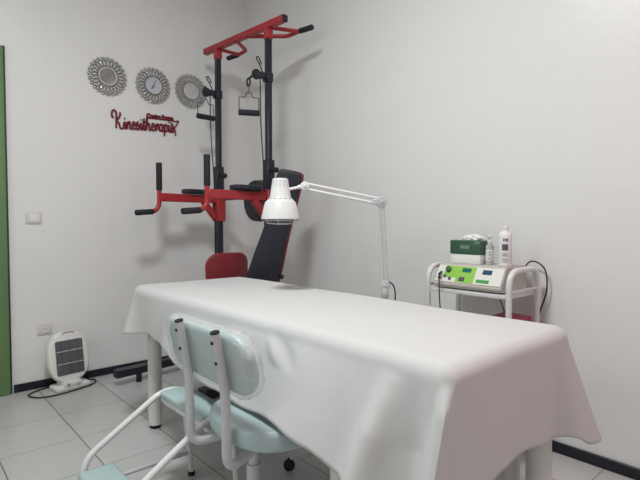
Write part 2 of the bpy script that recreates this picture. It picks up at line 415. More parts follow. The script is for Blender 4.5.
def lerp_tab(tab, s):
    if s <= tab[0][0]: return tab[0][1]
    for (a, va), (b_, vb) in zip(tab, tab[1:]):
        if s <= b_:
            t = (s-a)/(b_-a); t = t*t*(3-2*t); return va+(vb-va)*t
    return tab[-1][1]
def sheet():
    cr = .030; per = []   # (point, normal, side, s)
    def arc(cx, cy, a0, key, n=14):
        for k in range(n+1):
            a = math.radians(a0+90*k/n); per.append((V(cx+cr*math.cos(a), cy+cr*math.sin(a), 0), V(math.cos(a), math.sin(a), 0), key, k/n))
    def line(a, b_, nrm, key, n):
        for k in range(1, n):
            t = k/n; per.append((Vector(a).lerp(Vector(b_), t), Vector(nrm), key, t))
    x0, x1, y0, y1 = X0, X1, Y0, Y1
    arc(x1-cr, y0+cr, -90, 'C'); line((x1, y0+cr, 0), (x1, y1-cr, 0), (1, 0, 0), 'far', 70)
    arc(x1-cr, y1-cr, 0, 'B'); line((x1-cr, y1, 0), (x0+cr, y1, 0), (0, 1, 0), 'head', 30)
    arc(x0+cr, y1-cr, 90, 'A'); line((x0, y1-cr, 0), (x0, y0+cr, 0), (-1, 0, 0), 'near', 150)
    arc(x0+cr, y0+cr, 180, 'D'); line((x0+cr, y0, 0), (x1-cr, y0, 0), (0, -1, 0), 'foot', 60)
    near = [(.60, .33), (.72, .35), (.866, .40), (1.0, .445), (1.10, .468), (1.43, .470), (1.65, .46), (1.88, .46), (2.06, .505), (2.20, .525), (2.35, .51), (2.45, .50)]
    nfl = [(.60, .05), (.70, .045), (.866, .055), (1.0, .075), (1.08, .083), (1.43, .080), (1.65, .05), (1.88, .022), (2.45, .0)]
    foot = [(.92, .34), (.97, .38), (1.03, .405), (1.12, .430), (1.25, .440), (1.38, .425), (1.47, .425), (1.54, .395)]
    corner = {'A': .50, 'B': .48, 'C': .395, 'D': .32}
    g = lambda x, c, w: math.exp(-((x-c)/w)**2)
    def hem(p, key, s):
        if key == 'near': return lerp_tab(near, p.y)+.006*math.sin(p.y*23)
        if key == 'foot': return lerp_tab(foot, p.x)
        if key == 'far': return .46
        if key == 'head': return .50
        return {'A': .50, 'B': .48, 'C': .395, 'D': .34}[key]
    def flare(p, key, s, t):
        o = .010*t
        if key == 'near':
            y = p.y
            o += lerp_tab(nfl, y)*t*(1.15-.15*t)
            o += .046*min(1, t*2.2)*g(y, .752+.055*t, .026+.012*t)
            o -= .034*min(1, t*2.0)*g(y, .675, .040)
            o += .004*t*math.sin(y*7.0+1.0)+.003*t*math.sin(y*19)
            o += .030*t*g(y, 2.43, .05)+.02*t*g(y, .62, .04)
            o -= .020*g(y, 2.02+.08*t, .05)*t
            o += .007*t*g(y, .90-.10*t, .03)-.006*t*g(y, 1.00, .05)
            o += .014*g(y, 1.25-.20*t, .022)*math.sin(PI*min(1, t*2.6)) if t < .385 else 0
            o -= .010*g(y, 1.19-.20*t, .03)*math.sin(PI*min(1, t*2.6)) if t < .385 else 0
        elif key == 'foot':
            x = p.x
            o += .012*t*math.sin(x*9)+.045*t*g(x, 1.52, .06)
            o -= .018*t*g(x, 1.43, .035)
        elif key == 'D': o += .034*min(1, t*6)*math.exp(-((s-.42)/.17)**2)-.010*min(1, t*4)*math.exp(-((s-.05)/.2)**2)
        elif key == 'C': o += .075*t*math.sin(PI*(.12+.76*s))+.02*t
        elif key == 'A': o += .045*t
        elif key == 'B': o += .04*t
        else: o += .012*t*math.sin((p.x+p.y)*11)
        return o
    bm = B(); N = len(per); rings = []
    cx, cy = (x0+x1)/2, (y0+y1)/2
    def top_z(x, y): return ZT+.0025*math.sin(x*13+y*3)*math.sin(y*5.3+x*2)+.004*g(y, 1.22+.15*(x-x0), .03)*g(x, x0+.06, .1)
    er = .040
    for k in (.12, .25, .4, .55, .7, .82, .91, .97):
        row = []
        for p, n, _, _ in per:
            q = p-n*er*.6; qx, qy = cx+(q.x-cx)*k, cy+(q.y-cy)*k; row.append(bm.verts.new((qx, qy, top_z(qx, qy))))
        rings.append(row)
    for q in (0, 15, 30, 45, 60, 75, 90):
        a = math.radians(q); rings.append([bm.verts.new(V(p.x, p.y, top_z(p.x, p.y)-er*(1-math.cos(a)))+n*(er*math.sin(a)-er*.6)) for p, n, _, _ in per])
    R = 26
    for r in range(1, R+1):
        t = r/R; row = []
        for p, n, key, s in per:
            zt = ZT-er; z = zt+(hem(p, key, s)-zt)*t
            ex = V(0, 0, 0)
            if key == 'D': ex = V(-.060*s-.055*(1-s), .030, 0)*t
            elif key == 'foot': ex = V(-.055, .030, 0)*t*max(0, 1-(p.x-x0)/.22)**1.5
            row.append(bm.verts.new(V(p.x, p.y, z)+n*(er*.4+flare(p, key, s, t))+ex))
        rings.append(row)
    # smooth the skirt horizontally so sides run into corners
    base = len(rings)-R
    for it in range(2):
        for row in rings[base:]:
            co = [v.co.copy() for v in row]
            for i in range(N):
                row[i].co = (co[i-1]+co[i]*2+co[(i+1) % N])/4
    for a, b_ in zip(rings, rings[1:]):
        for i in range(N): bm.faces.new((a[i], a[(i+1) % N], b_[(i+1) % N], b_[i]))
    bm.faces.new(rings[0])
    o = obj('bed_sheet', bm, M['cloth'])
    for p in o.data.polygons: p.use_smooth = True
    md = o.modifiers.new('solid', 'SOLIDIFY'); md.thickness = .0025; md.offset = 1
    tag(o, 'off-white fabric sheet draped over the long treatment table', 'sheet')
sheet()

# ------------------------------------------------------------------ swivel chair with plastic-wrapped backrest
ch = thing('swivel_chair', 'mint green padded chair with white tube backrest wrapped in clear plastic', 'chair', (.88, 1.30, 0))
out = []
cxs, cys = .932, 1.262
for k in range(48):
    a = 2*PI*k/48; ca, sa = math.cos(a), math.sin(a); n_ = 2.7
    out.append((cxs+0.198*abs(ca)**(2/n_)*(1 if ca > 0 else -1), cys+0.198*abs(sa)**(2/n_)*(1 if sa > 0 else -1)))
b = B(); slab(b, out, .064, .018, Matrix.Translation((0, 0, .390)), 4); obj('seat', b, M['mint'], ch)
b = B(); box(b, (.80, 1.20, .376), (1.02, 1.40, .391), .003); obj('seat_plate', b, M['white'], ch)
for yy, y2 in ((1.204, 1.24), (1.430, 1.36)):
    b = B(); pts = fillet([(.676, yy, .738), (.696, yy, .64), (.708, yy, .56), (.712, yy, .335), (.80, (yy+y2)/2, .345), (.875, y2, .378)], .06, 7)
    tube(b, pts, .0142, 14); sp = obj('backrest_tube', b, M['tube'], ch)
    b = B(); d_ = (Vector(pts[0])-Vector(pts[1])).normalized(); cyl(b, pts[0], Vector(pts[0])+d_*.007, .0138, 14, .002); obj('tube_plug', b, M['rubber'], sp)
    for f_ in (.712, .652):
        x_ = .676+(.738-f_)*.205; b = B(); cyl(b, (x_-.013, yy, f_), (x_-.0175, yy, f_), .0052, 10); obj('bolt', b, M['rubber'], sp)
def backpad(b, w, h, th, off, r):
    o2 = rrect(w, h, r, 10); t = B(); slab(t, o2, th, min(th*.45, .016), frame((0, 0, 0), (0, 1, 0), (-.20, 0, 1), (1, 0, .20)), 3)
    for v in t.verts:
        v.co += V(.712+off, 1.350, .640); v.co.x += .22*(v.co.y-1.35)**2
    join(b, t)
b = B(); backpad(b, .500, .180, .036, -.003, .074); obj('backrest', b, M['mint'], ch)
b = B(); t = B()
backpad(t, .522, .200, .050, -.009, .084)
bmesh.ops.subdivide_edges(t, edges=t.edges[:], cuts=1)
for v in t.verts: v.co += V(random.uniform(-1, 1), random.uniform(-1, 1), random.uniform(-1, 1))*.0034
join(b, t); obj('plastic_wrap', b, M['film'], ch)
b = B(); cyl(b, (.875, 1.31, .10), (.875, 1.31, .26), .024, 20); cyl(b, (.875, 1.31, .26), (.875, 1.31, .378), .0165, 18); obj('column', b, M['tube'], ch)
for k in range(5):
    a = 2*PI*k/5+math.radians(54); ex, ey = .875+.155*math.cos(a), 1.30+.155*math.sin(a)
    b = B(); beam(b, (.875+.015*math.cos(a), 1.30+.015*math.sin(a), .115), (ex, ey, .068), .03, .022); lg = obj('leg', b, M['white'], ch)
    b = B(); cyl(b, (ex-.012*math.sin(a), ey+.012*math.cos(a), .024), (ex+.012*math.sin(a), ey-.012*math.cos(a), .024), .024, 16, .004)
    cyl(b, (ex, ey, .03), (ex, ey, .062), .006, 8); obj('caster', b, M['rubber'], lg)

# ------------------------------------------------------------------ two-step stool
st = thing('step_stool', 'two-step stool with mint treads and white tube frame beside the table', 'step stool', (.69, 1.66, 0))
for lo, hi in (((.775, 1.475, .362), (.895, 1.82, .390)), ((.472, 1.475, .140), (.597, 1.82, .168))):
    b = B(); box(b, lo, hi, .010, 3); tr = obj('tread', b, M['mint'], st)
    b = B(); box(b, (lo[0]+.004, lo[1]+.004, lo[2]-.012), (hi[0]-.004, hi[1]-.004, lo[2]+.001), .002); obj('tread_plate', b, M['white'], tr)
for y in (1.462, 1.832):
    b = B(); tube(b, fillet([(.915, y, .012), (.880, y, .375), (.79, y, .382), (.50, y, .200), (.488, y, .012)], .05, 7), .0118, 12); sf = obj('side_frame', b, M['white'], st)
    for x in (.915, .488):
        b = B(); cyl(b, (x, y, 0), (x, y, .018), .0145, 12, .003); obj('rubber_foot', b, M['rubber'], sf)
    b = B(); tube(b, [(.490, y, .10), (.905, y, .10)], .009, 10); obj('lower_brace', b, M['lgrey'], sf)
for x, z in ((.80, .338), (.86, .338), (.492, .118), (.57, .118)):
    b = B(); tube(b, [(x, 1.462, z), (x, 1.832, z)], .008, 8); obj('cross_rail', b, M['white'], st)

# ------------------------------------------------------------------ infrared lamp on rolling stand
lp = thing('infrared_lamp', 'white infrared lamp on a hinged arm reaching over the table', 'lamp', (1.64, 1.40, 0))
PX, PY = 1.640, 1.405
b = B(); cyl(b, (PX, PY, .07), (PX, PY, .745), .013, 18); obj('pole', b, M['white'], lp)
for k in range(5):
    a = 2*PI*k/5+2.71; r_ = .44; ex, ey = PX+r_*math.cos(a), PY+r_*math.sin(a)
    b = B(); beam(b, (PX, PY, .085), (ex, ey, .062), .035, .022); lg = obj('leg', b, M['white'], lp)
    b = B(); cyl(b, (ex-.012*math.sin(a), ey+.012*math.cos(a), .024), (ex+.012*math.sin(a), ey-.012*math.cos(a), .024), .024, 16, .004)
    cyl(b, (ex, ey, .03), (ex, ey, .055), .006, 8); obj('caster', b, M['rubber'], lg)
vw = V(math.sin(math.radians(41.7)), math.cos(math.radians(41.7)), 0); rt = V(math.cos(math.radians(41.7)), -math.sin(math.radians(41.7)), 0)
J0 = V(PX, PY, .772); J1 = J0+rt*(-.018)+V(0, 0, .372); J2 = J1+rt*(-.340)+vw*(.03)+V(0, 0, .072)
def joint(c, r, w=.024):
    b = B(); cyl(b, c-vw*w/2, c+vw*w/2, r, 24, .004)
    cyl(b, c-vw*(w/2+.006), c-vw*w/2, .007, 10, .002); return b
b = joint(J0+V(0, 0, 0), .022); cyl(b, J0+V(0, 0, -.055), J0+V(0, 0, -.012), .0165, 18, .002); obj('lower_joint', b, M['lgrey'], lp)
def parallel_arm(name, a, c, gap, up):
    for s in (-1, 1):
        b = B(); tube(b, [a+up*gap*s, c+up*gap*s], .0062, 10); obj(name, b, M['lgrey'] if name == 'lower_arm' else M['white'], lp)
parallel_arm('lower_arm', J0, J1, .0085, rt)
b = joint(J1, .024); box(b, (-.02, -.014, -.012), (.02, .014, .012), .003, 1, frame(J1+rt*(-.022), rt, vw, (0, 0, 1))); obj('elbow_joint', b, M['lgrey'], lp)
parallel_arm('upper_arm', J1, J2, .012, V(0, 0, 1))
b = joint(J2, .020); tube(b, [J2+V(0, 0, 0), J2+rt*(-.03)+V(0, 0, -.006)], .010, 10)
b2 = b
HC = J2+rt*(-.110); hz = 1.067
tube(b2, [J2+rt*(-.02)+V(0, 0, -.004), V(HC.x, HC.y, J2.z-.016)+rt*.034], .0065, 8)
obj('head_joint', b2, M['white'], lp)
b = B()
pr = [(.0, .196), (.031, .196), (.034, .193), (.036, .185), (.047, .108), (.051, .100), (.066, .085), (.070, .080), (.085, .012), (.0865, .003), (.0865, 0), (.0845, 0), (.083, .012), (.067, .078), (.045, .098), (.033, .185), (.0, .188)]
pr = [(r_, z_*.93) for r_, z_ in pr]
lathe(b, pr, (HC.x, HC.y, hz), 48, None, False); shd = obj('lamp_shade', b, M['white'], lp)
b = B(); b3 = B()
for k in range(14):
    a = 2*PI*k/14; ca, sa = math.cos(a), math.sin(a)
    tube(b, [(HC.x+.0350*ca, HC.y+.0350*sa, hz+.178), (HC.x+.0400*ca, HC.y+.0400*sa, hz+.144)], .0011, 5)
    tube(b3, [(HC.x+.0545*math.cos(a+.12), HC.y+.0545*math.sin(a+.12), hz+.0917), (HC.x+.0545*math.cos(a-.12), HC.y+.0545*math.sin(a-.12), hz+.0917)], .0014, 5)
obj('vent_slots', b, M['grey'], shd); obj('vent_holes', b3, M['grey'], shd)
b = B()
for r_, z_ in ((.075, -.006), (.060, -.018), (.035, -.022)):
    tube(b, [(HC.x+r_*math.cos(2*PI*k/36), HC.y+r_*math.sin(2*PI*k/36), hz+z_) for k in range(36)], .0016, 6, True)
for k in range(8):
    a = 2*PI*k/8; tube(b, smooth([(HC.x+r_*math.cos(a), HC.y+r_*math.sin(a), hz+z_) for r_, z_ in ((.081, .006), (.075, -.006), (.060, -.018), (.035, -.022), (0, -.023))], 3), .0015, 6)
obj('wire_guard', b, M['chrome'], shd)
b = B(); lathe(b, [(.018, .085), (.022, .07), (.048, .03), (.055, .015), (.045, .004), (.0, -.001)], (HC.x, HC.y, hz), 32); obj('bulb', b, M['bulb'], shd)
for s in (-1, 1):
    b = B(); cyl(b, (HC.x+rt.x*.080*s, HC.y+rt.y*.080*s, hz-.004), (HC.x+rt.x*.080*s, HC.y+rt.y*.080*s, hz+.008), .004, 8); obj('guard_clip', b, M['rubber'], shd)
b = B(); tube(b, smooth([J0+rt*.018+V(0, 0, .016), J0+rt*.038+V(0, 0, -.002), J0+rt*.046+V(0, 0, -.05), J0+rt*.040+V(0, 0, -.16), J0+rt*.02+V(0, 0, -.40)], 6), .0032, 8); obj('lamp_cable', b, M['cable'], lp)

# ------------------------------------------------------------------ trolley
TX0, TX1, TY0, TY1 = 1.935, 2.20, .978, 1.385
tr = thing('instrument_trolley', 'white tube-framed trolley with looped handles against the right wall', 'trolley', (2.07, 1.18, 0))
for y in (TY0, TY1):
    b = B(); tube(b, fillet([(TX0, y, .07), (TX0, y, .845), (TX1, y, .845), (TX1, y, .07)], .075, 8), .0128, 14); obj('side_frame', b, M['white'], tr)
    for x in (TX0, TX1):
        b = B(); cyl(b, (x, y-.011, .027), (x, y+.011, .027), .027, 18, .004); cyl(b, (x, y, .035), (x, y, .072), .007, 8); obj('caster', b, M['rubber'], tr)
for z in (.733, .505, .20):
    b = B(); box(b, (TX0+.006, TY0+.012, z-.010), (TX1-.006, TY1-.012, z+.008), .003)
    for y in (TY0+.012, TY1-.016): box(b, (TX0, y-.002, z-.008), (TX1, y+.006, z+.014), .002)
    sh = obj('shelf', b, M['white'], tr)
for y in (TY0, TY1):
    b = B(); tube(b, [(TX0, y, .755), (TX1, y, .755)], .007, 8); obj('side_rail', b, M['white'], tr)
# pink-red plastic basket on the middle shelf
b = B(); box(b, (1.960, .995, .5135), (2.190, 1.13, .625), .006); 
bmesh.ops.delete(b, geom=[f for f in b.faces if f.normal.z > .9 and f.calc_center_median().z > .625], context='FACES')
o = obj('storage_bin', b, M['pinkp']); md = o.modifiers.new('s', 'SOLIDIFY'); md.thickness = .003
tag(o, 'dark pinkish-red open plastic bin on the trolley shelf', 'bin')

# ------------------------------------------------------------------ electrotherapy unit
EY0, EY1 = 1.018, 1.358; EB = .7415
eu = thing('electrotherapy_unit', 'white and lime green electrotherapy unit with sloping panel on the trolley', 'medical device', (2.06, 1.19, EB))
prof = [(1.952, EB+.006), (1.940, EB+.020), (1.944, EB+.030), (1.990, EB+.108), (2.000, EB+.114), (2.176, EB+.114), (2.184, EB+.106), (2.184, EB+.006)]
b = B(); vs = [[b.verts.new((x, y, z)) for x, z in prof] for y in (EY0, EY1)]
for i in range(len(prof)): b.faces.new((vs[0][i], vs[0][(i+1) % len(prof)], vs[1][(i+1) % len(prof)], vs[1][i]))
b.faces.new(vs[0]); b.faces.new(vs[1][::-1])
bmesh.ops.recalc_face_normals(b, faces=b.faces[:])
bmesh.ops.bevel(b, geom=b.edges[:], offset=.003, segments=2, affect='EDGES'); obj('casing', b, M['beige'], eu)
Pa = V(1.944, 0, EB+.030); Pb = V(1.990, 0, EB+.108); sl = (Pb-Pa); nrm = V(-sl.z, 0, sl.x).normalized()
def pp(u, v, d=0.): return V(Pa.x+sl.x*v, EY1-(EY1-EY0)*u, Pa.z+sl.z*v)+nrm*d
def patch(name, u0, u1, v0, v1, m, d0=.0035, d1=.0045, parent=None, bev=.0006):
    c = pp((u0+u1)/2, (v0+v1)/2); w = (u1-u0)*(EY1-EY0); h_ = (v1-v0)*sl.length
    b = B(); box(b, (-w/2, -h_/2, d0), (w/2, h_/2, d1), bev, 1, frame(c, (0, -1, 0), sl, nrm)); return obj(name, b, m, parent or eu, False)
pn = patch('front_panel', .012, .988, .03, .97, M['panel'], -.001, .0035)
patch('green_overlay', .13, .60, .30, .95, M['lime'], parent=pn); patch('green_overlay', .33, .60, .06, .31, M['lime'], parent=pn)
patch('display', .40, .53, .64, .86, M['lcd'], .0045, .0065, pn); patch('switch', .385, .465, .14, .34, M['ink'], .0045, .009, pn)
patch('display', .70, .83, .60, .84, M['lcdb'], .0035, .006, pn); patch('key_strip', .64, .82, .13, .30, M['led'], .0035, .0055, pn)
b = B(); cyl(b, pp(.19, .72, .004), pp(.19, .72, .018), .0135, 20, .003); obj('dial', b, mat('dark_green_dial', (.05, .13, .06), .4), pn)
for u, v in ((.075, .22), (.155, .34), (.24, .22)):
    b = B(); cyl(b, pp(u, v, .003), pp(u, v, .010), .0075, 16, .001); obj('socket', b, M['ink'], pn)
# leads
b = B(); cyl(b, pp(.075, .55, .003), pp(.11, .28, .030), .006, 10)
tube(b, smooth([pp(.11, .28, .028), pp(.14, .02, .034), V(1.905, 1.30, .70), V(1.900, 1.285, .60), V(1.895, 1.26, .45), V(1.91, 1.22, .30)], 6), .0030, 8)
obj('electrode_lead', b, M['cable'], eu)
b = B(); tube(b, smooth([V(2.186, 1.035, .835), V(2.212, 1.020, .870), V(2.220, .985, .868), V(2.222, .95, .83), V(2.224, .945, .74), V(2.226, .975, .64), V(2.226, 1.00, .52)], 6), .0034, 8)
obj('mains_cable', b, M['cable'], eu)
b = B(); tube(b, smooth([V(2.215, 1.20, .72), V(2.222, 1.17, .68), V(2.226, 1.14, .60), V(2.228, 1.10, .50)], 6), .0028, 8)
obj('mains_cable', b, M['cable'], eu)
ET = EB+.1145
# tissue box
tb = thing('tissue_box', 'green-lidded tissue box on the electrotherapy unit, tissue pulled out', 'tissue box', (2.090, 1.252, ET))
b = B(); box(b, (2.040, 1.173, ET), (2.140, 1.331, ET+.045), .004); obj('box_base', b, M['card'], tb)
b = B(); box(b, (2.037, 1.170, ET+.045), (2.143, 1.334, ET+.112), .006); ld = obj('lid', b, M['gtissue'], tb)
b = B(); box(b, (2.0352, 1.225, ET+.072), (2.0365, 1.275, ET+.088), .0004, 1); obj('oval_logo', b, mat('pale_green_logo', (.16, .26, .18), .4), ld)
b = B()
bmesh.ops.create_icosphere(b, subdivisions=4, radius=1)
for v in b.verts:
    c_ = v.co.copy(); n_ = 1+.22*math.sin(c_.x*7+c_.y*5)*math.cos(c_.y*9-c_.z*6)+.12*math.sin(c_.x*17+c_.z*13)*math.sin(c_.y*15)
    v.co = V(2.090+c_.x*.026*n_, 1.240+c_.y*.050*n_, ET+.116+max(-.003, c_.z*.021*n_))
obj('tissue', b, M['tissue'], tb)
# bottles
bo = thing('spray_bottle', 'small clear spray bottle between tissue box and large white bottle', 'bottle', (2.085, 1.150, ET))
b = B(); lathe(b, [(.0165, 0), (.0185, .003), (.0185, .080), (.016, .090), (.009, .097), (.009, .103)], (2.085, 1.150, ET), 28); obj('bottle_body', b, M['clear'], bo)
b = B(); lathe(b, [(.0188, .018), (.0190, .019), (.0190, .070), (.0188, .071)], (2.085, 1.150, ET), 28, None, False); lb = obj('label', b, M['label'], bo)
b = B()
for z_ in (.027, .045, .058): box(b, (-.0003, -.006, z_), (.0004, .006, z_+.003), 0, 1, frame((2.085-.0192*math.sin(math.radians(60)), 1.150-.0192*.5, ET), (-.87, -.5, 0), (.5, -.87, 0), (0, 0, 1)))
obj('print', b, M['ink'], lb, False)
b = B(); lathe(b, [(.011, .100), (.011, .112), (.006, .115), (.006, .124), (.009, .126), (.009, .136), (.004, .138)], (2.085, 1.150, ET), 20)
tube(b, [(2.085, 1.150, ET+.131), (2.068, 1.150, ET+.130)], .004, 8); obj('spray_head', b, M['label'], bo)
bo = thing('lotion_bottle', 'tall white bottle with dark printed label at right end of the unit', 'bottle', (2.060, 1.062, ET))
bx, by = 2.060, 1.062
b = B(); lathe(b, [(.026, 0), (.0295, .004), (.0295, .135), (.027, .147), (.016, .158), (.012, .161), (.012, .165)], (bx, by, ET), 32); obj('bottle_body', b, M['card'], bo)
b = B(); lathe(b, [(.0295, .010), (.0299, .011), (.0299, .130), (.0295, .131)], (bx, by, ET), 32, None, False); lb = obj('label', b, M['label'], bo)
b = B()
def onb(a, z0_, w, hh):
    n_ = 5
    for i in range(n_):
        aa = a+(i/(n_)-.5)*w/.0302; ab = a+((i+1)/n_-.5)*w/.0302
        q = [b.verts.new((bx+.0302*math.cos(t_), by+.0302*math.sin(t_), ET+z_)) for t_, z_ in ((aa, z0_), (ab, z0_), (ab, z0_+hh), (aa, z0_+hh))]
        b.faces.new(q)
A0 = math.radians(207)
onb(A0, .072, .026, .028)
for da in (-.18, .10, .34): onb(A0+da, .112, .006, .013)
for z_, w in ((.055, .02), (.047, .026), (.030, .024), (.022, .018)): onb(A0, z_, w, .0028)
obj('print', b, M['ink'], lb, False)
b = B(); lathe(b, [(.0135, .162), (.0135, .176), (.010, .179), (.006, .181), (.006, .188), (.004, .190)], (bx, by, ET), 24); obj('cap', b, M['label'], bo)

# ------------------------------------------------------------------ exercise tower
L_ = V(1.81, 3.15, 0); R_ = V(1.858, 2.59, 0); dv = (R_-L_).normalized(); nv = V(-dv.y, dv.x, 0)   # nv -> +X (to the wall)
if nv.x < 0: nv = -nv
ZB = 2.33
tw = thing('power_tower', 'tall black and red pull-up and dip exercise tower in the corner', 'exercise tower', (1.834, 2.87, 0))
for p in (L_, R_):
    b = B(); beam(b, V(p.x, p.y, .05), V(p.x, p.y, ZB-.06), .037, .037); beam(b, V(p.x, p.y, .05), V(p.x, p.y, 1.40), .046, .046); obj('upright', b, M['black'], tw)
    b = B(); beam(b, V(p.x, p.y, ZB-.09), V(p.x, p.y, ZB-.02), .047, .047); obj('bar_socket', b, M['red'], tw)
b = B(); a_ = L_-dv*.15; c_ = R_+dv*.155; beam(b, V(a_.x, a_.y, ZB), V(c_.x, c_.y, ZB), .042, .042); pb = obj('top_bar', b, M['red'], tw)
for p, q in ((a_, a_-dv*.006), (c_, c_+dv*.012)):
    b = B(); beam(b, V(p.x, p.y, ZB), V(q.x, q.y, ZB), .043, .043); obj('end_cap', b, M['rubber'], pb)
ZH = ZB-.015
def bent(nodes, strut, grip):
    b = B(); tube(b, fillet([(x, y, ZH) for x, y in nodes], .03), .0135, 12)
    tube(b, [(strut[0][0], strut[0][1], ZH), (strut[1][0], strut[1][1], ZH)], .0125, 12); o = obj('pull_up_handle', b, M['red'], tw)
    b = B(); cyl(b, (grip[0][0], grip[0][1], ZH), (grip[1][0], grip[1][1], ZH), .0175, 16, .005); obj('foam_grip', b, M['foam'], o)
bent([(1.832, 2.81), (2.04, 2.62), (2.046, 2.50), (2.055, 2.43)], [(1.86, 2.585), (2.043, 2.508)], [(2.046, 2.50), (2.066, 2.39)])
bent([(1.822, 2.92), (1.98, 3.035), (1.985, 3.147), (1.98, 3.2)], [(1.815, 3.145), (1.985, 3.147)], [(1.985, 3.15), (1.968, 3.275)])
# dip arms
ZA = 1.222
for p, nm in ((L_, 'l'), (R_, 'r')):
    st_ = V(p.x, p.y, ZA)-nv*.0; e = V(p.x, p.y, ZA)-nv*.472
    b = B(); beam(b, V(p.x, p.y, ZA)+nv*.03, e, .045, .055); beam(b, V(p.x, p.y, ZA-.14)-nv*.03, V(p.x, p.y, ZA-.02)-nv*.13, .04, .04)
    box(b, (-.036, -.036, -.16), (.036, .036, .045), .004, 1, frame((p.x, p.y, ZA), nv, dv, (0, 0, 1)))
    arm = obj('dip_arm', b, M['red'], tw)
    b = B(); tube(b, fillet([e+V(0, 0, .10), e+V(0, 0, -.095), e-nv*.15+V(0, 0, -.105)], .07, 7), .0150, 12); obj('handle_tube', b, M['red'], arm)
    b = B(); cyl(b, e+V(0, 0, .045), e+V(0, 0, .228), .0195, 18, .004); obj('upright_grip', b, M['foam'], arm)
    b = B(); cyl(b, e-nv*.045+V(0, 0, -.097), e-nv*.165+V(0, 0, -.106), .0185, 18, .004); obj('lower_grip', b, M['foam'], arm)
    b = B(); slab(b, rrect(.21, .105, .03), .032, .010, frame(V(p.x, p.y, ZA+.032)-nv*.185, -nv, dv, (0, 0, 1))); 
    pd = obj('elbow_pad', b, M['vinyl'], arm)
# clamps and adjusting knobs
for p in (L_, R_):
    b = B(); beam(b, V(p.x, p.y, ZA+.04), V(p.x, p.y, ZA+.24), .058, .058); sl_ = obj('slide_sleeve', b, M['black'], tw)
    k = V(p.x, p.y, ZA+.17); b = B(); cyl(b, k+dv*.034, k+dv*.062, .008, 10); cyl(b, k+dv*.06, k+dv*.085, .018, 16, .005); obj('adjusting_knob', b, M['rubber'], sl_)
# round backrest pads between the uprights
mid = L_.lerp(R_, .78)
b = B(); slab(b, [(.120*math.cos(2*PI*k/36), .138*math.sin(2*PI*k/36)) for k in range(36)], .045, .014, frame(V(mid.x, mid.y, 1.20)+nv*.02, dv, (0, 0, 1), -nv)); bp_ = obj('back_pad', b, M['vinyl'], tw)
b = B(); slab(b, [(.124*math.cos(2*PI*k/36), .142*math.sin(2*PI*k/36)) for k in range(36)], .012, .003, frame(V(mid.x, mid.y, 1.20)+nv*.034, dv, (0, 0, 1), -nv)); obj('pad_backing', b, M['redp'], bp_)
b = B(); beam(b, V(L_.x, L_.y, 1.235)+nv*.05, V(R_.x, R_.y, 1.235)+nv*.05, .03, .035); obj('cross_beam', b, M['black'], tw)
b = B(); beam(b, V(L_.x, L_.y, .30)+nv*.0, V(R_.x, R_.y, .30), .04, .06); obj('cross_beam', b, M['black'], tw)
# base
for p, ln, zf, wf, hf, dy in ((L_, .765, .085, .055, .052, .06), (R_, .50, .034, .09, .055, .035)):
    b = B(); s_ = V(p.x, p.y+dy, zf)+nv*.22; e_ = V(p.x, p.y+dy, zf)-nv*ln; beam(b, s_, e_, wf, hf); fb = obj('base_foot', b, M['black'], tw)
    for q in (s_-nv*.03, e_+nv*.16):
        b = B(); cyl(b, V(q.x, q.y, 0), V(q.x, q.y, zf-hf/2+.004), .018, 12, .002); obj('rubber_foot', b, M['rubber'], fb)
b = B(); beam(b, V(L_.x, L_.y+.06, .085), V(R_.x, R_.y, .085), .055, .05); obj('base_foot', b, M['black'], tw)
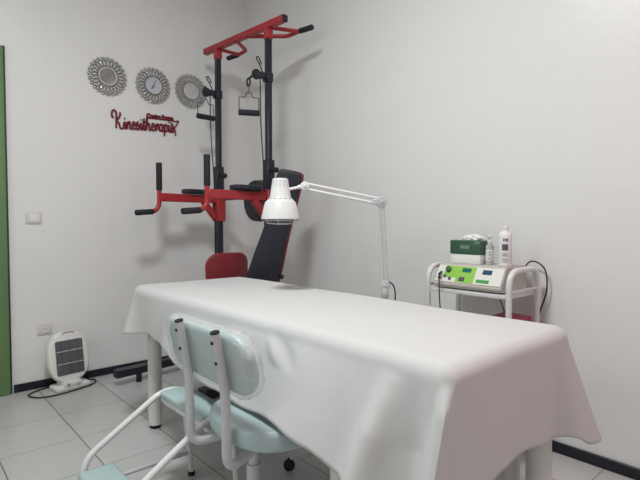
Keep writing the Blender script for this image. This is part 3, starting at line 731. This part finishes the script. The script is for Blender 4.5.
# pulleys, cables and stirrup handles
for p, zz in ((L_, 1.985), (R_, 1.995)):
    q = V(p.x, p.y, zz)
    b = B(); box(b, (-.030, -.026, -.03), (.022, .026, .03), .004, 1, frame(q, nv, dv, (0, 0, 1)))
    box(b, (-.10, -.017, -.018), (-.03, .017, .022), .006, 1, frame(q, nv, dv, (0, 0, 1)))
    br = obj('pulley_bracket', b, M['black'], tw)
    b = B(); c = q-nv*.10; cyl(b, c-dv*.012, c+dv*.012, .032, 22, .005); obj('pulley', b, M['rubber'], br)
    b = B(); kk = q-nv*.045+V(0, 0, .02); tube(b, smooth([kk, kk-nv*.03+V(0, 0, .05), kk-nv*.055+V(0, 0, .085), kk-nv*.035+V(0, 0, .09), kk-nv*.012+V(0, 0, .05)], 4), .004, 6); obj('locking_loop', b, M['rubber'], br)
    b = B(); tube(b, smooth([c+nv*.031, V(c.x, c.y, 1.7)+nv*.035, V(c.x, c.y, 1.42)+nv*.055, V(c.x, c.y, 1.2)+nv*.06, V(c.x, c.y, .35)+nv*.07], 6), .0038, 8); obj('cable', b, M['cable'], tw)
    # stirrup hangs off the front of the pulley
    h_ = (c-nv*.060+V(0, 0, -.055)) if p is R_ else (c-nv*.006+V(0, 0, .020))
    dr = (rt*.92+vw*.25).normalized() if p is R_ else (rt*.7+vw*.72).normalized()
    b = B(); tube(b, [c-nv*.02+V(0, 0, -.005), h_+V(0, 0, .012)], .007, 8); obj('strap', b, M['rubber'], br)
    b = B(); tube(b, smooth([h_+V(0, 0, .018), h_-nv*.015+V(0, 0, -.002), h_-nv*.008+V(0, 0, -.034), h_+nv*.010+V(0, 0, -.01)], 4, True), .0055, 6, True); cb = obj('carabiner', b, M['rubber'], tw)
    b = B(); h2 = h_+V(0, 0, -.028); tube(b, [h2, h2+V(0, 0, -.045)], .0035, 6)
    W_ = .062 if p is R_ else .066
    tube(b, fillet([h2+V(0, 0, -.17)-dr*W_, h2+V(0, 0, -.075)-dr*W_, h2+V(0, 0, -.075)-dr*.022, h2+V(0, 0, -.045)-dr*.014, h2+V(0, 0, -.045)+dr*.014, h2+V(0, 0, -.075)+dr*.022, h2+V(0, 0, -.075)+dr*W_, h2+V(0, 0, -.17)+dr*W_], .008, 4), .0032, 8)
    sh = obj('stirrup_handle', b, M['grille'], tw)
    b = B(); cyl(b, h2+V(0, 0, -.17)-dr*(W_+.004), h2+V(0, 0, -.17)+dr*(W_+.004), .0190, 16, .004); obj('hand_grip', b, M['foam'], sh)

# ------------------------------------------------------------------ folded exercise bench leaning by the corner
bn = thing('exercise_bench', 'black padded exercise bench with red edge leaning upright behind the lamp', 'exercise bench', (1.75, 2.55, 0))
tp = V(1.893, 2.38, 1.375); bt_ = V(1.745, 2.535, .64)
zd = (tp-bt_).normalized(); wd_ = rt.copy(); wd_ = (wd_-zd*wd_.dot(zd)).normalized(); fr = wd_.cross(zd).normalized()
if fr.dot(vw) > 0: fr = -fr
ln = (tp-bt_).length
poly = [(-.088, 0), (.088, 0), (.080, ln*.5), (.072, ln*.86), (.066, ln-.03), (.045, ln), (-.045, ln-.005), (-.078, ln-.02), (-.088, ln*.86), (-.075, ln*.55)]
poly = [(p.x, p.y) for p in smooth([V(x, y, 0) for x, y in poly], 4, True)]
b = B(); slab(b, poly, .045, .014, frame(bt_, wd_, zd, fr)); pad = obj('bench_pad', b, M['vinyl'], bn)
b = B(); slab(b, [(x*1.05+.008, (y-ln/2)*1.012+ln/2) for x, y in poly], .022, .005, frame(bt_-fr*.020, wd_, zd, fr)); obj('pad_backing', b, M['redp'], bn)
b = B(); f0 = bt_-fr*.04; beam(b, f0+zd*.5, V(1.71, 2.495, .02), .035, .035); obj('bench_frame', b, M['black'], bn)
b = B(); beam(b, V(1.63, 2.495, .018), V(1.79, 2.495, .018), .04, .03); obj('bench_foot', b, M['black'], bn)
b = B(); rc = bt_+wd_*.078+zd*.105+fr*.0; cyl(b, rc, rc+wd_*.05, .014, 16, .003); obj('foam_roller', b, M['foam'], bn)
b = B(); q = bt_+wd_*.108+zd*.11; tube(b, smooth([q, q+V(0, 0, .12)-wd_*.004, q+V(0, 0, .26)-wd_*.012, q+V(0, 0, .40)-wd_*.015], 4), .0028, 6); obj('resistance_cord', b, M['cable'], bn)

# ------------------------------------------------------------------ red chair behind the table
rc = thing('red_chair', 'glossy red chair with rounded backrest behind the head of the table', 'chair', (1.635, 2.92, 0))
b = B(); slab(b, [(p[0]+(-.010 if p[1] > 0 else 0), p[1]) for p in rrect(.325, .25, .085, 10)], .022, .009, frame((1.650, 2.765, .735), (1, .06, 0), (0, -.16, 1), (.06, -1, -.16)))
for v in b.verts: v.co.y += -.35*(v.co.x-1.650)**2*-1
obj('backrest', b, M['redp'], rc)
b = B(); slab(b, rrect(.30, .32, .07, 8), .028, .010, Matrix.Translation((1.650, 2.92, .44))); obj('seat', b, M['redp'], rc)
for x, y, x2, y2 in ((1.52, 2.79, 1.50, 2.77), (1.78, 2.79, 1.77, 2.77), (1.52, 3.03, 1.50, 3.04), (1.76, 3.03, 1.755, 3.04)):
    b = B(); tube(b, [(x, y, .445), (x2, y2, 0)], .010, 10); obj('leg', b, M['black'], rc)
b = B()
for x in (1.57, 1.73): tube(b, fillet([(x, 2.86, .436), (x, 2.790, .44), (x, 2.772, .68)], .03), .009, 8)
obj('back_support', b, M['black'], rc)

# ------------------------------------------------------------------ ceiling lamps and light
def area(name, loc, target, sx, sy, power, col):
    l = bpy.data.lights.new(name, 'AREA'); l.shape = 'RECTANGLE'; l.size = sx; l.size_y = sy; l.energy = power; l.color = col
    o = bpy.data.objects.new(name, l); C.objects.link(o); o.location = loc
    o.rotation_euler = (Vector(target)-Vector(loc)).to_track_quat('-Z', 'Y').to_euler(); return o
def fixture(x, y, lx, ly, label):
    t = thing('ceiling_lamp', label, 'ceiling lamp', (x, y, ZC-.06), 0, 'ceiling lamps')
    b = B(); box(b, (x-lx/2-.02, y-ly/2-.02, ZC-.045), (x+lx/2+.02, y+ly/2+.02, ZC-.0005), .005); obj('lamp_housing', b, M['plastic'], t)
fixture(.35, 1.15, .6, .6, 'white flat ceiling lamp in the middle of the room')
area('ceiling_light', (.35, 1.15, ZC-.055), (.35, 1.15, 0), .45, .45, 53, (.955, 1.0, .985))
# unseen window assumed on the left wall, for the light casting the chair shadow
w = thing('window_1', 'x', 'x', (XL, 1.8, 1.4)); del w['label']; del w['category']; w['kind'] = 'structure'
b = B()
for lo, hi in (((XL, -.55, 1.40), (XL+.04, -.50, 2.5)), ((XL, .50, 1.40), (XL+.04, .55, 2.5)), ((XL, -.5, 1.40), (XL+.04, .5, 1.45)), ((XL, -.5, 2.45), (XL+.04, .5, 2.5)), ((XL, -.02, 1.45), (XL+.04, .02, 2.45))): box(b, lo, hi, .003)
bmesh.ops.translate(b, verts=b.verts[:], vec=V(0, 1.8, 0)); obj('window_frame', b, M['plastic'], w)
area('window_light', (XL+.05, 1.8, 1.95), (.8, 1.2, .8), .9, .9, 12, (.97, 1.0, .98))
# added unseen lamp, tints the foot end of the sheet pink
fixture(1.55, -.9, .3, .3, 'small square lamp added out of view near the front wall for pink fill')
area('pink_fill_light', (1.55, -.9, ZC-.055), (1.55, -.6, 0), .28, .28, 15, (1.0, .50, .56))

wd = bpy.data.worlds.new('world'); scene.world = wd; wd.use_nodes = True
wd.node_tree.nodes['Background'].inputs['Color'].default_value = (.8, .85, .9, 1)
wd.node_tree.nodes['Background'].inputs['Strength'].default_value = .3

# ------------------------------------------------------------------ camera
cam = bpy.data.cameras.new('camera'); co = bpy.data.objects.new('camera', cam); C.objects.link(co)
cam.sensor_width = 36; cam.lens = 482/640*36; cam.clip_start = .02
co.location = (0, 0, 1.05); co.rotation_euler = (math.radians(90-2.02), 0, -math.radians(41.7))
scene.camera = co
vs_ = scene.view_settings; vs_.view_transform = 'Standard'; vs_.look = 'None'; vs_.gamma = 1; vs_.use_curve_mapping = False; vs_.exposure = 0.0
